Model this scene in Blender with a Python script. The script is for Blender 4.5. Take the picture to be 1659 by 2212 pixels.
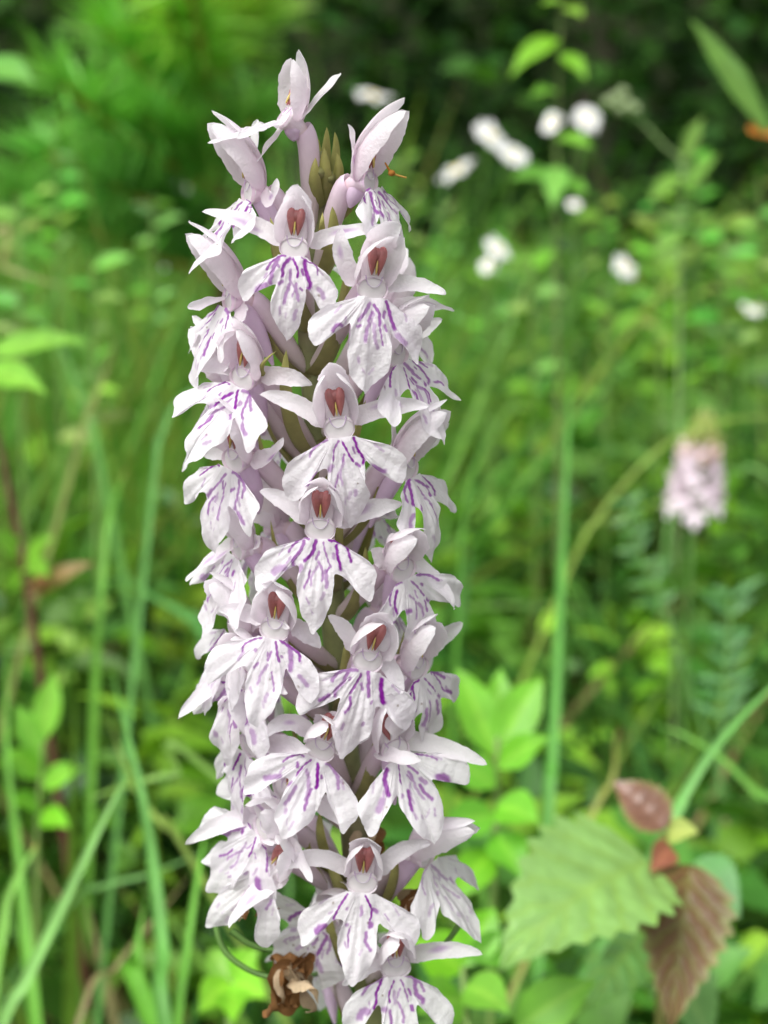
import bpy, math, random
import numpy as np
from mathutils import Vector

# ------------------------------------------------------------------ scene, camera, light
for o in list(bpy.data.objects):
    bpy.data.objects.remove(o, do_unlink=True)
scene = bpy.context.scene
COL = scene.collection
HC, PITCH, FPX, CU, CV = 0.36, math.radians(14.0), 3400.0, 829.5, 1106.0
cam_d = bpy.data.cameras.new('camera')
cam = bpy.data.objects.new('camera', cam_d); COL.objects.link(cam)
cam.location = (0, 0, HC)
cam.rotation_euler = (math.radians(90) - PITCH, 0, 0)
cam_d.sensor_fit = 'HORIZONTAL'; cam_d.sensor_width = 4.55
cam_d.lens = 4.55 / 2 / (CU / FPX)
cam_d.clip_start = 0.01; cam_d.clip_end = 500
cam_d.dof.use_dof = True
cam_d.dof.focus_distance = 0.151
cam_d.dof.aperture_fstop = cam_d.lens / 2.0
scene.camera = cam

SUN_EL, SUN_ROT = math.radians(58), math.radians(200)
world = bpy.data.worlds.new('World'); scene.world = world; world.use_nodes = True
nt = world.node_tree; nt.nodes.clear()
sky = nt.nodes.new('ShaderNodeTexSky'); sky.sky_type = 'NISHITA'; sky.sun_disc = False
sky.sun_elevation = SUN_EL; sky.sun_rotation = SUN_ROT
sky.air_density = 1.0; sky.dust_density = 4.0; sky.ozone_density = 1.0
hs = nt.nodes.new('ShaderNodeHueSaturation'); hs.inputs['Saturation'].default_value = 0.10   # cloud veil
bgn = nt.nodes.new('ShaderNodeBackground'); bgn.inputs['Strength'].default_value = 0.15
wo = nt.nodes.new('ShaderNodeOutputWorld')
nt.links.new(sky.outputs[0], hs.inputs['Color']); nt.links.new(hs.outputs[0], bgn.inputs[0]); nt.links.new(bgn.outputs[0], wo.inputs[0])
sun_d = bpy.data.lights.new('sun', 'SUN'); sun_d.energy = 1.3; sun_d.angle = math.radians(40); sun_d.color = (1, 0.97, 0.92)
sun = bpy.data.objects.new('sun', sun_d); COL.objects.link(sun)
# the sun stands behind the camera's left shoulder
SUN_DIR = Vector((-0.35, -0.40, 0.85)).normalized()
sun.rotation_euler = SUN_DIR.to_track_quat('Z', 'Y').to_euler()
sky.sun_elevation = math.asin(SUN_DIR.z); sky.sun_rotation = math.atan2(SUN_DIR.x, SUN_DIR.y)
scene.render.engine = 'CYCLES'
scene.cycles.max_bounces = 7; scene.cycles.diffuse_bounces = 6; scene.cycles.transmission_bounces = 4; scene.cycles.transparent_max_bounces = 4
scene.view_settings.view_transform = 'Standard'; scene.view_settings.look = 'None'
scene.view_settings.gamma = 1.0; scene.view_settings.use_curve_mapping = False
scene.view_settings.exposure = 0.75

# ------------------------------------------------------------------ helpers
rng = np.random.default_rng(11)
SP, CP = math.sin(PITCH), math.cos(PITCH)
CAM = np.array([0, 0, HC]); FW = np.array([0, CP, -SP]); UPV = np.array([0, SP, CP])
def P(u, v, d):
    """point seen at (u, v) of the 1659 x 2212 picture, d metres along the view axis"""
    return CAM + d * (FW + (u - CU) / FPX * np.array([1., 0, 0]) - (v - CV) / FPX * UPV)
def depth_for_y(v, y):
    return y / (CP - (v - CV) / FPX * SP)
def srgb(r, g, b):
    return tuple(((c / 255) / 12.92 if c / 255 <= .04045 else ((c / 255 + .055) / 1.055) ** 2.4) for c in (r, g, b))
def A(*c): return np.array(c, float)
def unit(v):
    v = np.asarray(v, float); return v / (np.linalg.norm(v, axis=-1, keepdims=True) + 1e-12)

def mk(name, V, F, col, mat, parent=None, origin=None, smooth=True):
    """one mesh object; V in world metres, F (n,4) or (n,3) index array, col (n,3) pigment"""
    V = np.asarray(V, np.float64); F = np.asarray(F, np.int64)
    if origin is None: origin = V[0]
    me = bpy.data.meshes.new(name)
    k = F.shape[1]; n = len(F)
    me.vertices.add(len(V)); me.vertices.foreach_set('co', (V - origin).astype(np.float32).ravel())
    me.loops.add(n * k); me.loops.foreach_set('vertex_index', F.astype(np.int32).ravel())
    me.polygons.add(n)
    me.polygons.foreach_set('loop_start', np.arange(0, n * k, k, dtype=np.int32))
    me.polygons.foreach_set('loop_total', np.full(n, k, dtype=np.int32))
    me.update(calc_edges=True)
    if smooth: me.polygons.foreach_set('use_smooth', np.ones(n, dtype=bool))
    at = me.color_attributes.new('pigment', 'FLOAT_COLOR', 'POINT')
    c = np.ones((len(V), 4), np.float32); c[:, :3] = col
    at.data.foreach_set('color', c.ravel())
    me.materials.append(mat)
    ob = bpy.data.objects.new(name, me); COL.objects.link(ob)
    po = A(*parent['wloc']) if parent is not None else np.zeros(3)
    ob.location = tuple(np.asarray(origin) - po)
    ob['wloc'] = [float(x) for x in origin]
    if parent is not None: ob.parent = parent
    return ob
def empty(name, loc, label, cat, group=None):
    o = bpy.data.objects.new(name, None); COL.objects.link(o); o.location = tuple(loc)
    o.empty_display_size = 0.02
    o['wloc'] = [float(x) for x in loc]
    return tag(o, label, cat, group)
def tag(o, label, cat=None, group=None, kind=None):
    o['label'] = label
    if cat: o['category'] = cat
    if group: o['group'] = group
    if kind: o['kind'] = kind
    return o

def grid_faces(nu, nv, off=0):
    i = np.arange(nu - 1)[:, None]; j = np.arange(nv - 1)[None, :]
    a = i * nv + j
    return np.stack([a, a + 1, a + nv + 1, a + nv], -1).reshape(-1, 4) + off
def join(parts):
    Vs, Fs, Cs, o = [], [], [], 0
    for V, F, C in parts:
        V = np.asarray(V); Vs.append(V); Fs.append(F + o)
        Cs.append(np.broadcast_to(np.asarray(C, float), (len(V), 3))); o += len(V)
    return np.concatenate(Vs), np.concatenate(Fs), np.concatenate(Cs)
def bez(pts, t):
    pts = [np.asarray(p, float) for p in pts]; t = t[:, None]
    while len(pts) > 1: pts = [a * (1 - t) + b * t for a, b in zip(pts[:-1], pts[1:])]
    return pts[0]
def catmull(pts, t):
    """smooth curve through points, t in 0..1"""
    p = np.asarray(pts, float); n = len(p)
    p = np.concatenate([[2 * p[0] - p[1]], p, [2 * p[-1] - p[-2]]])
    x = np.clip(t, 0, 1) * (n - 1); i = np.minimum(x.astype(int), n - 2); f = (x - i)[:, None]
    a, b, c, d = p[i], p[i + 1], p[i + 2], p[i + 3]
    return .5 * (2 * b + (c - a) * f + (2 * a - 5 * b + 4 * c - d) * f ** 2 + (3 * b - a - 3 * c + d) * f ** 3)
PROF = {
    'lance': lambda t: np.maximum(np.sin(np.pi * np.clip(t * .97 + .03, 0, 1) ** .85), 0) ** .75 * (1 - .15 * t),
    'hood':  lambda t: np.clip(t * 2.6 + .28, 0, 1) ** .8 * np.clip((1.0 - t) * 3.0, 0, 1) ** .5,
    'sepal': lambda t: np.clip(t * 5 + .35, 0, 1) ** .7 * np.clip((1.0 - t) * 2.6, 0, 1) ** .55 * (1 - .2 * t),
    'obov':  lambda t: (.35 + .65 * np.sin(np.pi * np.clip(t, 0, 1) ** 1.25 * .93)) * np.clip((1.001 - t) * 9, 0, 1) ** .5,
    'leaf':  lambda t: np.maximum(np.sin(np.pi * np.clip(t, 0, 1) ** .72), 0) ** 1.2,
    'ovate': lambda t: np.maximum(np.sin(np.pi * np.clip(t, 0, 1) ** .56), 0) ** 1.05,
    'bract': lambda t: np.clip(1 - t, 0, 1) ** .75 * (.75 + .5 * t),
    'blade': lambda t: np.clip(1 - t ** 3, 0, 1) * (.75 + .25 * np.sin(np.pi * t)),
    'strip': lambda t: np.clip((1 - t) * 12, 0, 1) ** .5,
}
def sheet(pts, W, facing=None, wdir=None, prof='lance', cup=0.3, nu=18, nv=9, wave=0.0, seed=0, curve='bez', twist=0.0, serr=0, serr_amp=0.0, ribs=0.0, nribs=0, fold=0.0, edge=0.0, slant=.16):
    """a thin curved blade along a spine: returns V, F, t, s"""
    r = np.random.default_rng(seed)
    t = np.linspace(0, 1, nu); C = (bez if curve == 'bez' else catmull)(pts, t)
    T = unit(np.gradient(C, axis=0))
    if wdir is None: S = np.cross(np.broadcast_to(facing, T.shape), T)
    else: S = np.broadcast_to(np.asarray(wdir, float), T.shape) - T * (T @ np.asarray(wdir, float))[:, None]
    S = unit(S); N = unit(np.cross(T, S))
    if twist:
        an = (twist * t)[:, None]; S, N = S * np.cos(an) + N * np.sin(an), N * np.cos(an) - S * np.sin(an)
    s = np.linspace(-1, 1, nv)
    w = W * .5 * PROF[prof](t)
    if serr: 
        saw = np.where((t * serr) % 1 < .75, ((t * serr) % 1) / .75, (1 - (t * serr) % 1) / .25)
        w = w * (1 - serr_amp + serr_amp * 2 * saw * np.clip(np.minimum(t, 1 - t) * 8, .3, 1))
    ph = r.uniform(0, 6.28, 6)
    tt, ss = np.meshgrid(t, s, indexing='ij')
    h = cup * (ss ** 2) * w[:, None] + fold * np.abs(ss) * w[:, None]
    if wave: h = h + wave * np.abs(ss) ** 1.5 * (np.sin(tt * 9 + ph[0] + ss * 1.3) * .6 + np.sin(tt * 17 + ph[1] - ss) * .4)
    if ribs: h = h + ribs * np.cos((tt - np.abs(ss) * slant) * nribs * 2 * np.pi) * np.clip(1.1 - np.abs(ss), 0, 1) * np.clip(np.abs(ss) * 5, 0, 1)
    wid = w[:, None] * ss
    if edge: wid = wid * (1 + edge * np.abs(ss) ** 4 * (np.sin(tt * 31 + ph[2] + ss) * .5 + np.sin(tt * 57 + ph[3]) * .5))
    V = C[:, None, :] + S[:, None, :] * wid[..., None] + N[:, None, :] * h[..., None]
    return V.reshape(-1, 3), grid_faces(nu, nv), tt.ravel(), ss.ravel()
def tube(pts, r0, r1, nu=14, nv=8, curve='bez', radii=None):
    t = np.linspace(0, 1, nu); C = (bez if curve == 'bez' else catmull)(pts, t)
    T = unit(np.gradient(C, axis=0))
    ref = A(.31, .86, .4) if abs(T[0] @ unit(A(.31, .86, .4))) < .9 else A(1, 0, 0)
    S = unit(np.cross(np.broadcast_to(ref, T.shape), T)); N = np.cross(T, S)
    rr = r0 + (r1 - r0) * t if radii is None else np.interp(t, np.linspace(0, 1, len(radii)), radii)
    a = np.linspace(0, 2 * np.pi, nv + 1)[:-1]
    V = C[:, None] + rr[:, None, None] * (np.cos(a)[None, :, None] * S[:, None] + np.sin(a)[None, :, None] * N[:, None])
    i = np.arange(nu - 1)[:, None] * nv; j = np.arange(nv)[None]; j2 = (j + 1) % nv
    F = np.stack([i + j, i + j2, i + nv + j2, i + nv + j], -1).reshape(-1, 4)
    return V.reshape(-1, 3), F, np.repeat(t, nv)
def blob(c, rx, ry, rz, ax=None, nu=9, nv=12, f=None):
    th = np.linspace(0.02, np.pi - .02, nu); ph = np.linspace(0, 2 * np.pi, nv + 1)[:-1]
    X = np.sin(th)[:, None] * np.cos(ph); Y = np.cos(th)[:, None] * np.ones(nv); Z = np.sin(th)[:, None] * np.sin(ph)
    L = np.stack([X * rx, Y * ry, Z * rz], -1).reshape(-1, 3)
    if f: L = f(L)
    if ax is not None: L = L @ np.asarray(ax)
    i = np.arange(nu - 1)[:, None] * nv; j = np.arange(nv)[None]; j2 = (j + 1) % nv
    F = np.stack([i + j, i + nv + j, i + nv + j2, i + j2], -1).reshape(-1, 4)
    return L + np.asarray(c), F

# ------------------------------------------------------------------ materials (pigment comes per vertex, fine grain from nodes)
def material(name, rough=.5, spec=.3, transl=0.0, tcol=(1, 1, 1), nscale=400, namp=.15, bump=0.0, bscale=3000, sheen=0.0, sss=0.0, coord='Object'):
    m = bpy.data.materials.new(name); m.use_nodes = True; t = m.node_tree; N = t.nodes; L = t.links
    N.clear(); out = N.new('ShaderNodeOutputMaterial')
    at = N.new('ShaderNodeVertexColor'); at.layer_name = 'pigment'
    tc = N.new('ShaderNodeTexCoord')
    no = N.new('ShaderNodeTexNoise'); no.inputs['Scale'].default_value = nscale; no.inputs['Detail'].default_value = 4
    L.new(tc.outputs[coord], no.inputs['Vector'])
    mr = N.new('ShaderNodeMapRange'); mr.inputs['From Min'].default_value = .25; mr.inputs['From Max'].default_value = .75
    mr.inputs['To Min'].default_value = 1 - namp; mr.inputs['To Max'].default_value = 1 + namp
    L.new(no.outputs[0], mr.inputs['Value'])
    mx = N.new('ShaderNodeVectorMath'); mx.operation = 'SCALE'
    L.new(at.outputs[0], mx.inputs[0]); L.new(mr.outputs[0], mx.inputs['Scale'])
    b = N.new('ShaderNodeBsdfPrincipled'); b.inputs['Roughness'].default_value = rough
    b.inputs['Specular IOR Level'].default_value = spec
    if sss:
        b.inputs['Subsurface Weight'].default_value = sss; b.inputs['Subsurface Radius'].default_value = (.8, .6, .7); b.inputs['Subsurface Scale'].default_value = .001
    L.new(mx.outputs[0], b.inputs['Base Color'])
    nb = None
    if bump:
        n2 = N.new('ShaderNodeTexNoise'); n2.inputs['Scale'].default_value = bscale; n2.inputs['Detail'].default_value = 2
        L.new(tc.outputs[coord], n2.inputs['Vector'])
        nb = N.new('ShaderNodeBump'); nb.inputs['Strength'].default_value = bump; nb.inputs['Distance'].default_value = .0002
        L.new(n2.outputs[0], nb.inputs['Height']); L.new(nb.outputs[0], b.inputs['Normal'])
    sh = b
    if transl:
        tr = N.new('ShaderNodeBsdfTranslucent'); tm = N.new('ShaderNodeVectorMath'); tm.operation = 'MULTIPLY'; tm.inputs[1].default_value = tcol
        L.new(mx.outputs[0], tm.inputs[0]); L.new(tm.outputs[0], tr.inputs['Color'])
        ms = N.new('ShaderNodeMixShader'); ms.inputs[0].default_value = transl
        L.new(b.outputs[0], ms.inputs[1]); L.new(tr.outputs[0], ms.inputs[2]); sh = ms
    L.new(sh.outputs[0], out.inputs[0])
    return m
M_PETAL = material('petal', .36, .4, .5, (1, .97, 1), 900, .04, .55, 3600)
M_FLESH = material('flower_flesh', .42, .35, .35, (1, .95, 1), 900, .04, .15, 2500)
M_ANTHER = material('anther', .35, .5, 0, nscale=1500, namp=.2, bump=.2, bscale=4000)
M_STEM = material('stem', .5, .35, .0, nscale=700, namp=.2, bump=.2, bscale=2500)
M_DAISY = material('daisy_petal', .5, .3, .18, (1, 1, 1), 500, .03)
M_BRACT = material('bract', .5, .35, .25, (1.2, 1.2, .6), 600, .2, .2, 2500)
M_LEAF = material('leaf', .42, .45, .33, (1.15, 1.1, .6), 160, .2, .2, 900)
M_LEAFG = material('glossy_leaf', .28, .7, .28, (1.15, 1.15, .45), 220, .18, .25, 900)
M_GRASS = material('grass', .45, .4, .3, (1.15, 1.1, .6), 90, .22)
M_WOODLEAF = material('wood_leaf', .55, .25, .3, (1.1, 1.15, .5), 25, .3)
M_DRY = material('dry', .7, .2, .2, (1.1, .9, .6), 500, .3, .4, 2500)
M_BARK = material('bark', .85, .15, 0, nscale=40, namp=.5, bump=.6, bscale=120)
M_SOIL = material('soil', .95, .1, 0, nscale=60, namp=.6, bump=.6, bscale=300)

# ------------------------------------------------------------------ setting: ground
gx = np.concatenate([np.linspace(-60, -3, 12), np.linspace(-2.8, 2.8, 71), np.linspace(3, 60, 12)])
gy = np.concatenate([np.linspace(-60, -1, 10), np.linspace(-.9, 5, 71), np.linspace(5.4, 80, 12)])
GX, GY = np.meshgrid(gx, gy, indexing='ij')
def ground_z(x, y):
    return .006 * np.sin(x * 9 + 1) * np.cos(y * 7) + .004 * np.sin(x * 23 + y * 17) - .012
GZ = ground_z(GX, GY)
gv = np.stack([GX, GY, GZ], -1).reshape(-1, 3)
gc = np.where((np.sin(gv[:, :1] * 5) + np.sin(gv[:, 1:2] * 6 + 1)) > .2, A(*[[.035, .026, .015]]), A(*[[.028, .035, .012]]))
g = mk('ground', gv, grid_faces(len(gx), len(gy)), gc, M_SOIL, origin=A(0, 0, 0)); tag(g, 'dark mossy soil under the meadow plants', kind='structure')

# ------------------------------------------------------------------ leaf masses
def mass(B, D, Nn, L, Wd, droop, col, segs=3, prof='leaf', fold=.25):
    n = len(B); t = np.linspace(0, 1, segs + 1); w = PROF[prof](t) * .5
    w[0] = max(w[0], .03)
    D = unit(D); S = unit(np.cross(D, Nn)); N2 = np.cross(S, D)
    C = B[:, None] + D[:, None] * (L[:, None] * t)[..., None] + A(0, 0, -1) * ((droop * L)[:, None] * t ** 2)[..., None]
    ww = (Wd[:, None] * w)[..., None]
    V = np.stack([C - S[:, None] * ww + N2[:, None] * ww * fold, C, C + S[:, None] * ww + N2[:, None] * ww * fold], 2)
    V = V.reshape(-1, 3); k = 3 * (segs + 1)
    F = (grid_faces(segs + 1, 3)[None] + (np.arange(n) * k)[:, None, None]).reshape(-1, 4)
    return V, F, np.repeat(col, k, axis=0)
def pick(cols, n, r, jit=.18):
    c = np.array([srgb(*q) for q in cols])[r.integers(0, len(cols), n)]
    return c * r.uniform(1 - jit, 1 + jit, (n, 1)) * (1 + r.normal(0, .05, (n, 3)))
def rdir(n, r, up=0.3, spread=1.0):
    a = r.uniform(0, 2 * np.pi, n); z = r.normal(up, .35, n)
    return unit(np.stack([np.cos(a) * spread, np.sin(a) * spread, z], -1))
def upish(n, r, j=.5): return unit(r.normal(0, j, (n, 3)) + A(0, 0, 1))

# ------------------------------------------------------------------ wood edge behind the meadow
TREES = [(-.17, 3.1, .024, 3.4, 'slim grey tree trunk at the dark wood edge, behind the orchid tip'),
         (1.25, 3.5, .05, 4.0, 'shaded tree at the wood edge beyond the daisies'),
         (-1.7, 4.2, .045, 3.8, 'shaded tree at the wood edge beyond the young pine'),
         (.55, 4.3, .06, 4.6, 'deep shaded tree inside the dark wood'),
         (2.8, 3.9, .06, 4.4, 'wide shaded tree at the far end of the wood edge'),
         (-2.9, 4.0, .06, 4.4, 'wide shaded tree beside the far thicket of the wood edge')]
for i, (x, y, rad, h, lab) in enumerate(TREES):
    r = np.random.default_rng(100 + i)
    tr_ = empty('woodland_tree', (x, y, -.012), lab, 'tree', 'trees at the wood edge')
    lean = r.normal(0, .12, 2)
    top = A(x + lean[0], y + lean[1], h)
    V, F, t = tube([(x, y, -.03), (x + r.normal(0, .04), y, h * .3), (x + lean[0] * .6, y + lean[1], h * .7), top], rad, rad * .3, 24, 10, 'cat')
    mk('trunk', V, F, A(*srgb(96, 90, 76)), M_BARK, tr_, origin=A(x, y, 0))
    for k in range(7):
        z0 = h * r.uniform(.3, .85); a = r.uniform(0, 6.28); ln = r.uniform(.5, 1.2)
        b0 = A(x, y, 0) * (1 - z0 / h) + A(top[0], top[1], 0) * z0 / h + A(0, 0, z0)
        e = b0 + A(math.cos(a), math.sin(a), .45) * ln
        V, F, t = tube([b0, b0 * .5 + e * .5 + A(0, 0, -.05), e], rad * .35, rad * .08, 8, 6)
        mk('limb', V, F, A(*srgb(92, 86, 72)), M_BARK, tr_)
    n = 3200  # crowns added out of view, reaching forward to keep sky light off the undergrowth
    c = r.normal(0, 1, (40, 3)) * A(.62, .62, .7) + A(x + lean[0] * .7, y + lean[1] * .7 - .25, h * .66); c[:, 2] = np.maximum(c[:, 2], .85)
    B = c[r.integers(0, 40, n)] + r.normal(0, .19, (n, 3)); B[:, 2] = np.maximum(B[:, 2], .62)
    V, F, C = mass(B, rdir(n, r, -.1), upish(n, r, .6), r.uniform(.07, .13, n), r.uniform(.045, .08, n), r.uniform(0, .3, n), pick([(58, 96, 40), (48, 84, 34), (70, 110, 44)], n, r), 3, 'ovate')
    mk('shading_crown', V, F, C, M_WOODLEAF, tr_, origin=A(x, y, h * .6))
bx = np.linspace(-40, 40, 60); by = np.linspace(7.5, 30, 24); BX, BY = np.meshgrid(bx, by, indexing='ij')
BZ = 7 * (1 - np.exp(-((BY - 7.5) / 5) ** 1.5)) * (1 + .15 * np.sin(BX * .7) * np.sin(BY * .5)) - .05  # bank added to close sky gaps; its dark colour stands in for wood shade
hl = mk('sky_screen_bank', np.stack([BX, BY, BZ], -1).reshape(-1, 3), grid_faces(60, 24), A(.02, .028, .01), M_SOIL, origin=A(0, 8, 0)); tag(hl, 'dark bank added behind the trees to hide the sky', kind='structure')
r = np.random.default_rng(5); n = 17000
B = np.stack([r.uniform(-3.2, 3.2, n), 1.95 + r.gamma(2.0, .55, n), r.uniform(0, 1, n) ** 1.3 * .95], -1)
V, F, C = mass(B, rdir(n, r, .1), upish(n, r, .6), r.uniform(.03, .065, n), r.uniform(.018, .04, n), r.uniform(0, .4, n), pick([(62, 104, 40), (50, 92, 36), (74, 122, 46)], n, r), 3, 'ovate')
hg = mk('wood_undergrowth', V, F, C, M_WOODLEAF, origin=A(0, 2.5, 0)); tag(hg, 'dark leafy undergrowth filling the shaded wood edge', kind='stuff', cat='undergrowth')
n = 12000
B = np.stack([r.uniform(-6, 6, n), r.uniform(4.4, 7.0, n), r.uniform(0, 1, n) ** 1.3 * 4.5], -1)
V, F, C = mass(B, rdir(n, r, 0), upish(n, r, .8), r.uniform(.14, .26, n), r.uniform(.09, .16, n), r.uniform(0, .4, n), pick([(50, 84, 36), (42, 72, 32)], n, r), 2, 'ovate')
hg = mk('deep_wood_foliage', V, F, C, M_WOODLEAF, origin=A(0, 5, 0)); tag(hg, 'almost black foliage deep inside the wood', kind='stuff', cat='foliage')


# ------------------------------------------------------------------ the orchid
STEM_PX = [(692, 400), (678, 520), (668, 640), (672, 780), (688, 950), (710, 1200), (735, 1500), (765, 1800), (806, 2212)]
Y_STEM = 0.158
stem_pts = [P(u, v, depth_for_y(v, Y_STEM)) for u, v in STEM_PX]
low = stem_pts[-1]
stem_low = [low + A(.004, .001, -.03), low + A(.007, .002, -.10), A(low[0] + .008, low[1] + .002, -.012)]
full = stem_pts + stem_low
sz = np.array([p[2] for p in full])[::-1]
def stem_at(z):
    return A(np.interp(z, sz, np.array([p[0] for p in full])[::-1]), np.interp(z, sz, np.array([p[1] for p in full])[::-1]), z)
base = full[-1].copy(); base[2] = -.012
orchid = empty('spotted_orchid', base, 'tall white orchid spike with purple dashes on many three-lobed flowers', 'orchid')
V, F, t = tube(full, .0012, .0026, 60, 12, 'cat', radii=[.0009, .0011, .0012, .0012, .0013, .0013, .0014, .0015, .0016, .0018, .002, .0023])
sc = A(*srgb(112, 118, 74))[None] * (1 - .25 * np.clip(np.sin(t * 60), 0, 1))[:, None] + A(.03, 0, .02)[None] * np.clip(np.sin(t * 31 + 1), 0, 1)[:, None]
mk('stem', V, F, sc, M_STEM, orchid)

OUT = A([1.45, -.1], [1.9, .3], [3.0, .7], [4.4, 1.2], [5.5, 2.1], [5.85, 3.3], [5.5, 4.9], [4.9, 4.95], [3.9, 4.2], [2.5, 3.1], [1.75, 2.85], [1.8, 4.3], [1.8, 5.7], [1.35, 6.95], [.7, 8.05], [.2, 8.7], [0, 8.9])
STROKES = [  # x, y polylines in mm on the right half, half width, strength
    ([(1.0, .0), (1.7, .1), (2.6, .75), (3.0, 1.5)], .13, .9),
    ([(1.55, .25), (2.0, 1.3), (2.3, 2.2), (2.35, 2.7)], .19, 1.0),
    ([(2.9, 3.0), (3.4, 3.3), (3.8, 3.7)], .26, .75),
    ([(.25, .3), (.75, 1.35), (1.0, 2.15)], .14, .95),
    ([(1.3, 1.1), (1.38, 1.4)], .17, .8),
    ([(1.2, 2.7), (1.35, 3.0)], .19, .8),
    ([(.75, 3.0), (.85, 3.8), (1.05, 4.7)], .15, .85),
    ([(.95, 5.3), (.8, 5.8)], .14, .5),
    ([(3.1, .9), (3.7, 1.5)], .1, .35),
    ([(.2, 1.3), (.1, 2.0)], .12, .7),
    ([(.1, 2.4), (.45, 3.4), (.5, 4.3)], .15, .65),
    ([(2.6, 1.9), (2.8, 2.5)], .12, .5),
    ([(.3, 5.9), (.25, 6.4)], .12, .35),
]
WHITE = A(*srgb(249, 247, 249)); PINK = A(*srgb(243, 222, 235)); LILAC = A(*srgb(205, 170, 215))
PURPLE = A(*srgb(156, 36, 180)); DEEP = A(*srgb(124, 18, 128))
def lip(rg, size=1.0, a0=20, k=3.0, spread=1.0, mid=1.0, side=1.0, fade=1.0, nth=200, nr=54):
    """three-lobed lip in flower coordinates (mm): V, F, pigment"""
    hw = []
    for sgn in (1, -1):
        o = OUT.copy()
        o[2:10, 0] = o[2:10, 0] * spread * rg.uniform(.90, 1.04); o[3:9, 1] *= side * rg.uniform(.95, 1.15)
        o[9:11, 1] *= rg.uniform(.88, 1.12); o[10:, 0] *= rg.uniform(.85, 1.15); o[11:, 1] = o[10, 1] + (o[11:, 1] - o[10, 1]) * mid
        o += rg.normal(0, .09, o.shape) * (np.arange(len(o))[:, None] > 2)
        o[-1, 0] = 0; o[-1, 1] = OUT[10, 1] + (OUT[-1, 1] - OUT[10, 1]) * mid
        hw.append(o * A(sgn, 1))
    ring = np.concatenate([hw[1][:-1], hw[0][::-1]])
    dn = catmull(ring, np.linspace(0, 1, 800))
    al = np.concatenate([[0], np.cumsum(np.linalg.norm(np.diff(dn, axis=0), axis=1))]); al /= al[-1]
    q = np.linspace(0, 1, nth)
    O = np.stack([np.interp(q, al, dn[:, 0]), np.interp(q, al, dn[:, 1])], -1)
    ph = rg.uniform(0, 6.28, 8)
    cren = .05 * np.abs(np.sin(q * 150 + ph[0])) + .08 * np.sin(q * 101 + ph[1]) * np.sin(q * 23 + ph[3]) + .06 * np.sin(q * 63 + ph[2])
    dirv = unit(O - A(0, 2)); O = O + dirv * (cren * np.clip(np.minimum(q, 1 - q) * 12, 0, 1))[:, None]
    I = np.stack([np.interp(q, [0, 1], [-1.5, 1.5]), -.1 + 0 * q], -1)
    tr = np.linspace(0, 1, nr)
    xy = I[:, None] * (1 - tr[None, :, None]) + O[:, None] * tr[None, :, None]
    x, y = xy[..., 0], xy[..., 1]
    # spine bends with y
    ys = np.linspace(-1, 11, 240); ang = np.radians(a0 - k * np.clip(ys, 0, 20) * rg.uniform(.6, 1.4))
    dd = np.cumsum(np.cos(ang)) * (ys[1] - ys[0]); nn = np.cumsum(np.sin(ang)) * (ys[1] - ys[0])
    i0 = np.argmin(abs(ys)); dd -= dd[i0]; nn -= nn[i0]
    Y = -np.interp(y, ys, dd); Z = np.interp(y, ys, nn); an = np.interp(y, ys, ang)
    lat = np.clip(np.abs(x) - 1.6, 0, 9)
    bl, br = rg.uniform(.0, .075, 2)
    h = -np.where(x < 0, bl, br) * lat ** 2 + .35 * np.exp(-((np.abs(x) - .9) / .5) ** 2) * np.exp(-(y / 1.3) ** 2)
    h += .22 * np.sin(np.abs(x) * 1.4 + ph[3]) * np.clip(y / 5, 0, 1) * np.sin(y * .9 + ph[4] + x * .5)
    h += tr[None] ** 3 * (.22 * np.sin(q * 46 + ph[5]) + .14 * np.sin(q * 81 + ph[6]))[:, None]
    h += .035 * np.sin(q * 120)[:, None] * np.clip(tr[None] * 2, 0, 1) + .03 * np.sin(x * 5.1 + ph[0]) * np.sin(y * 4.3 + ph[1])
    h += -.10 * np.exp(-(x / .25) ** 2) * np.clip(y / 2, 0, 1) * np.clip((7 - y) / 3, 0, 1)
    V = np.stack([x, Y + h * np.sin(an), Z + h * np.cos(an)], -1) * size
    V = V.reshape(-1, 3)
    F = grid_faces(nth, nr)
    # pigment marks
    px, py = x.ravel(), y.ravel()
    deep = np.zeros(len(px)); halo = np.zeros(len(px))
    for sgn in (1, -1):
        for pts, w, st in STROKES:
            if rg.random() < .30: continue
            p = (A(*pts) + rg.normal(0, .09, 2)) * A(sgn * spread * rg.uniform(.93, 1.07), rg.uniform(.9, 1.1)); p = p + rg.normal(0, .11, p.shape)
            p = catmull(p, np.linspace(0, 1, 7)) if len(p) > 2 else p
            w_ = w * rg.uniform(.55, 1.4); st_ = st * rg.uniform(.7, 1.1) * fade
            best = np.full(len(px), 9.)
            for a, b in zip(p[:-1], p[1:]):
                ab = b - a; tt = np.clip(((px - a[0]) * ab[0] + (py - a[1]) * ab[1]) / (ab @ ab + 1e-9), 0, 1)
                best = np.minimum(best, np.hypot(px - a[0] - tt * ab[0], py - a[1] - tt * ab[1]))
            best = best + .05 * np.sin(px * 9 + ph[7]) * np.sin(py * 8)
            deep = np.maximum(deep, st_ * np.clip(2.1 - 1.55 * best / w_, 0, 1) ** 1.2)
            halo = np.maximum(halo, st_ * np.clip(1 - best / (w_ * 3.2), 0, 1) ** 1.5)
    c = WHITE[None] * np.ones((len(px), 1))
    c = c * (1 - 0.10 * halo[:, None]) + LILAC * 0.10 * halo[:, None]
    vn = .035 * np.clip(np.sin(np.repeat(q, nr) * 170), 0, 1)[:, None] * (np.tile(tr, nth) > .25)[:, None]
    c = c * (1 - vn) + LILAC * vn
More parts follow.
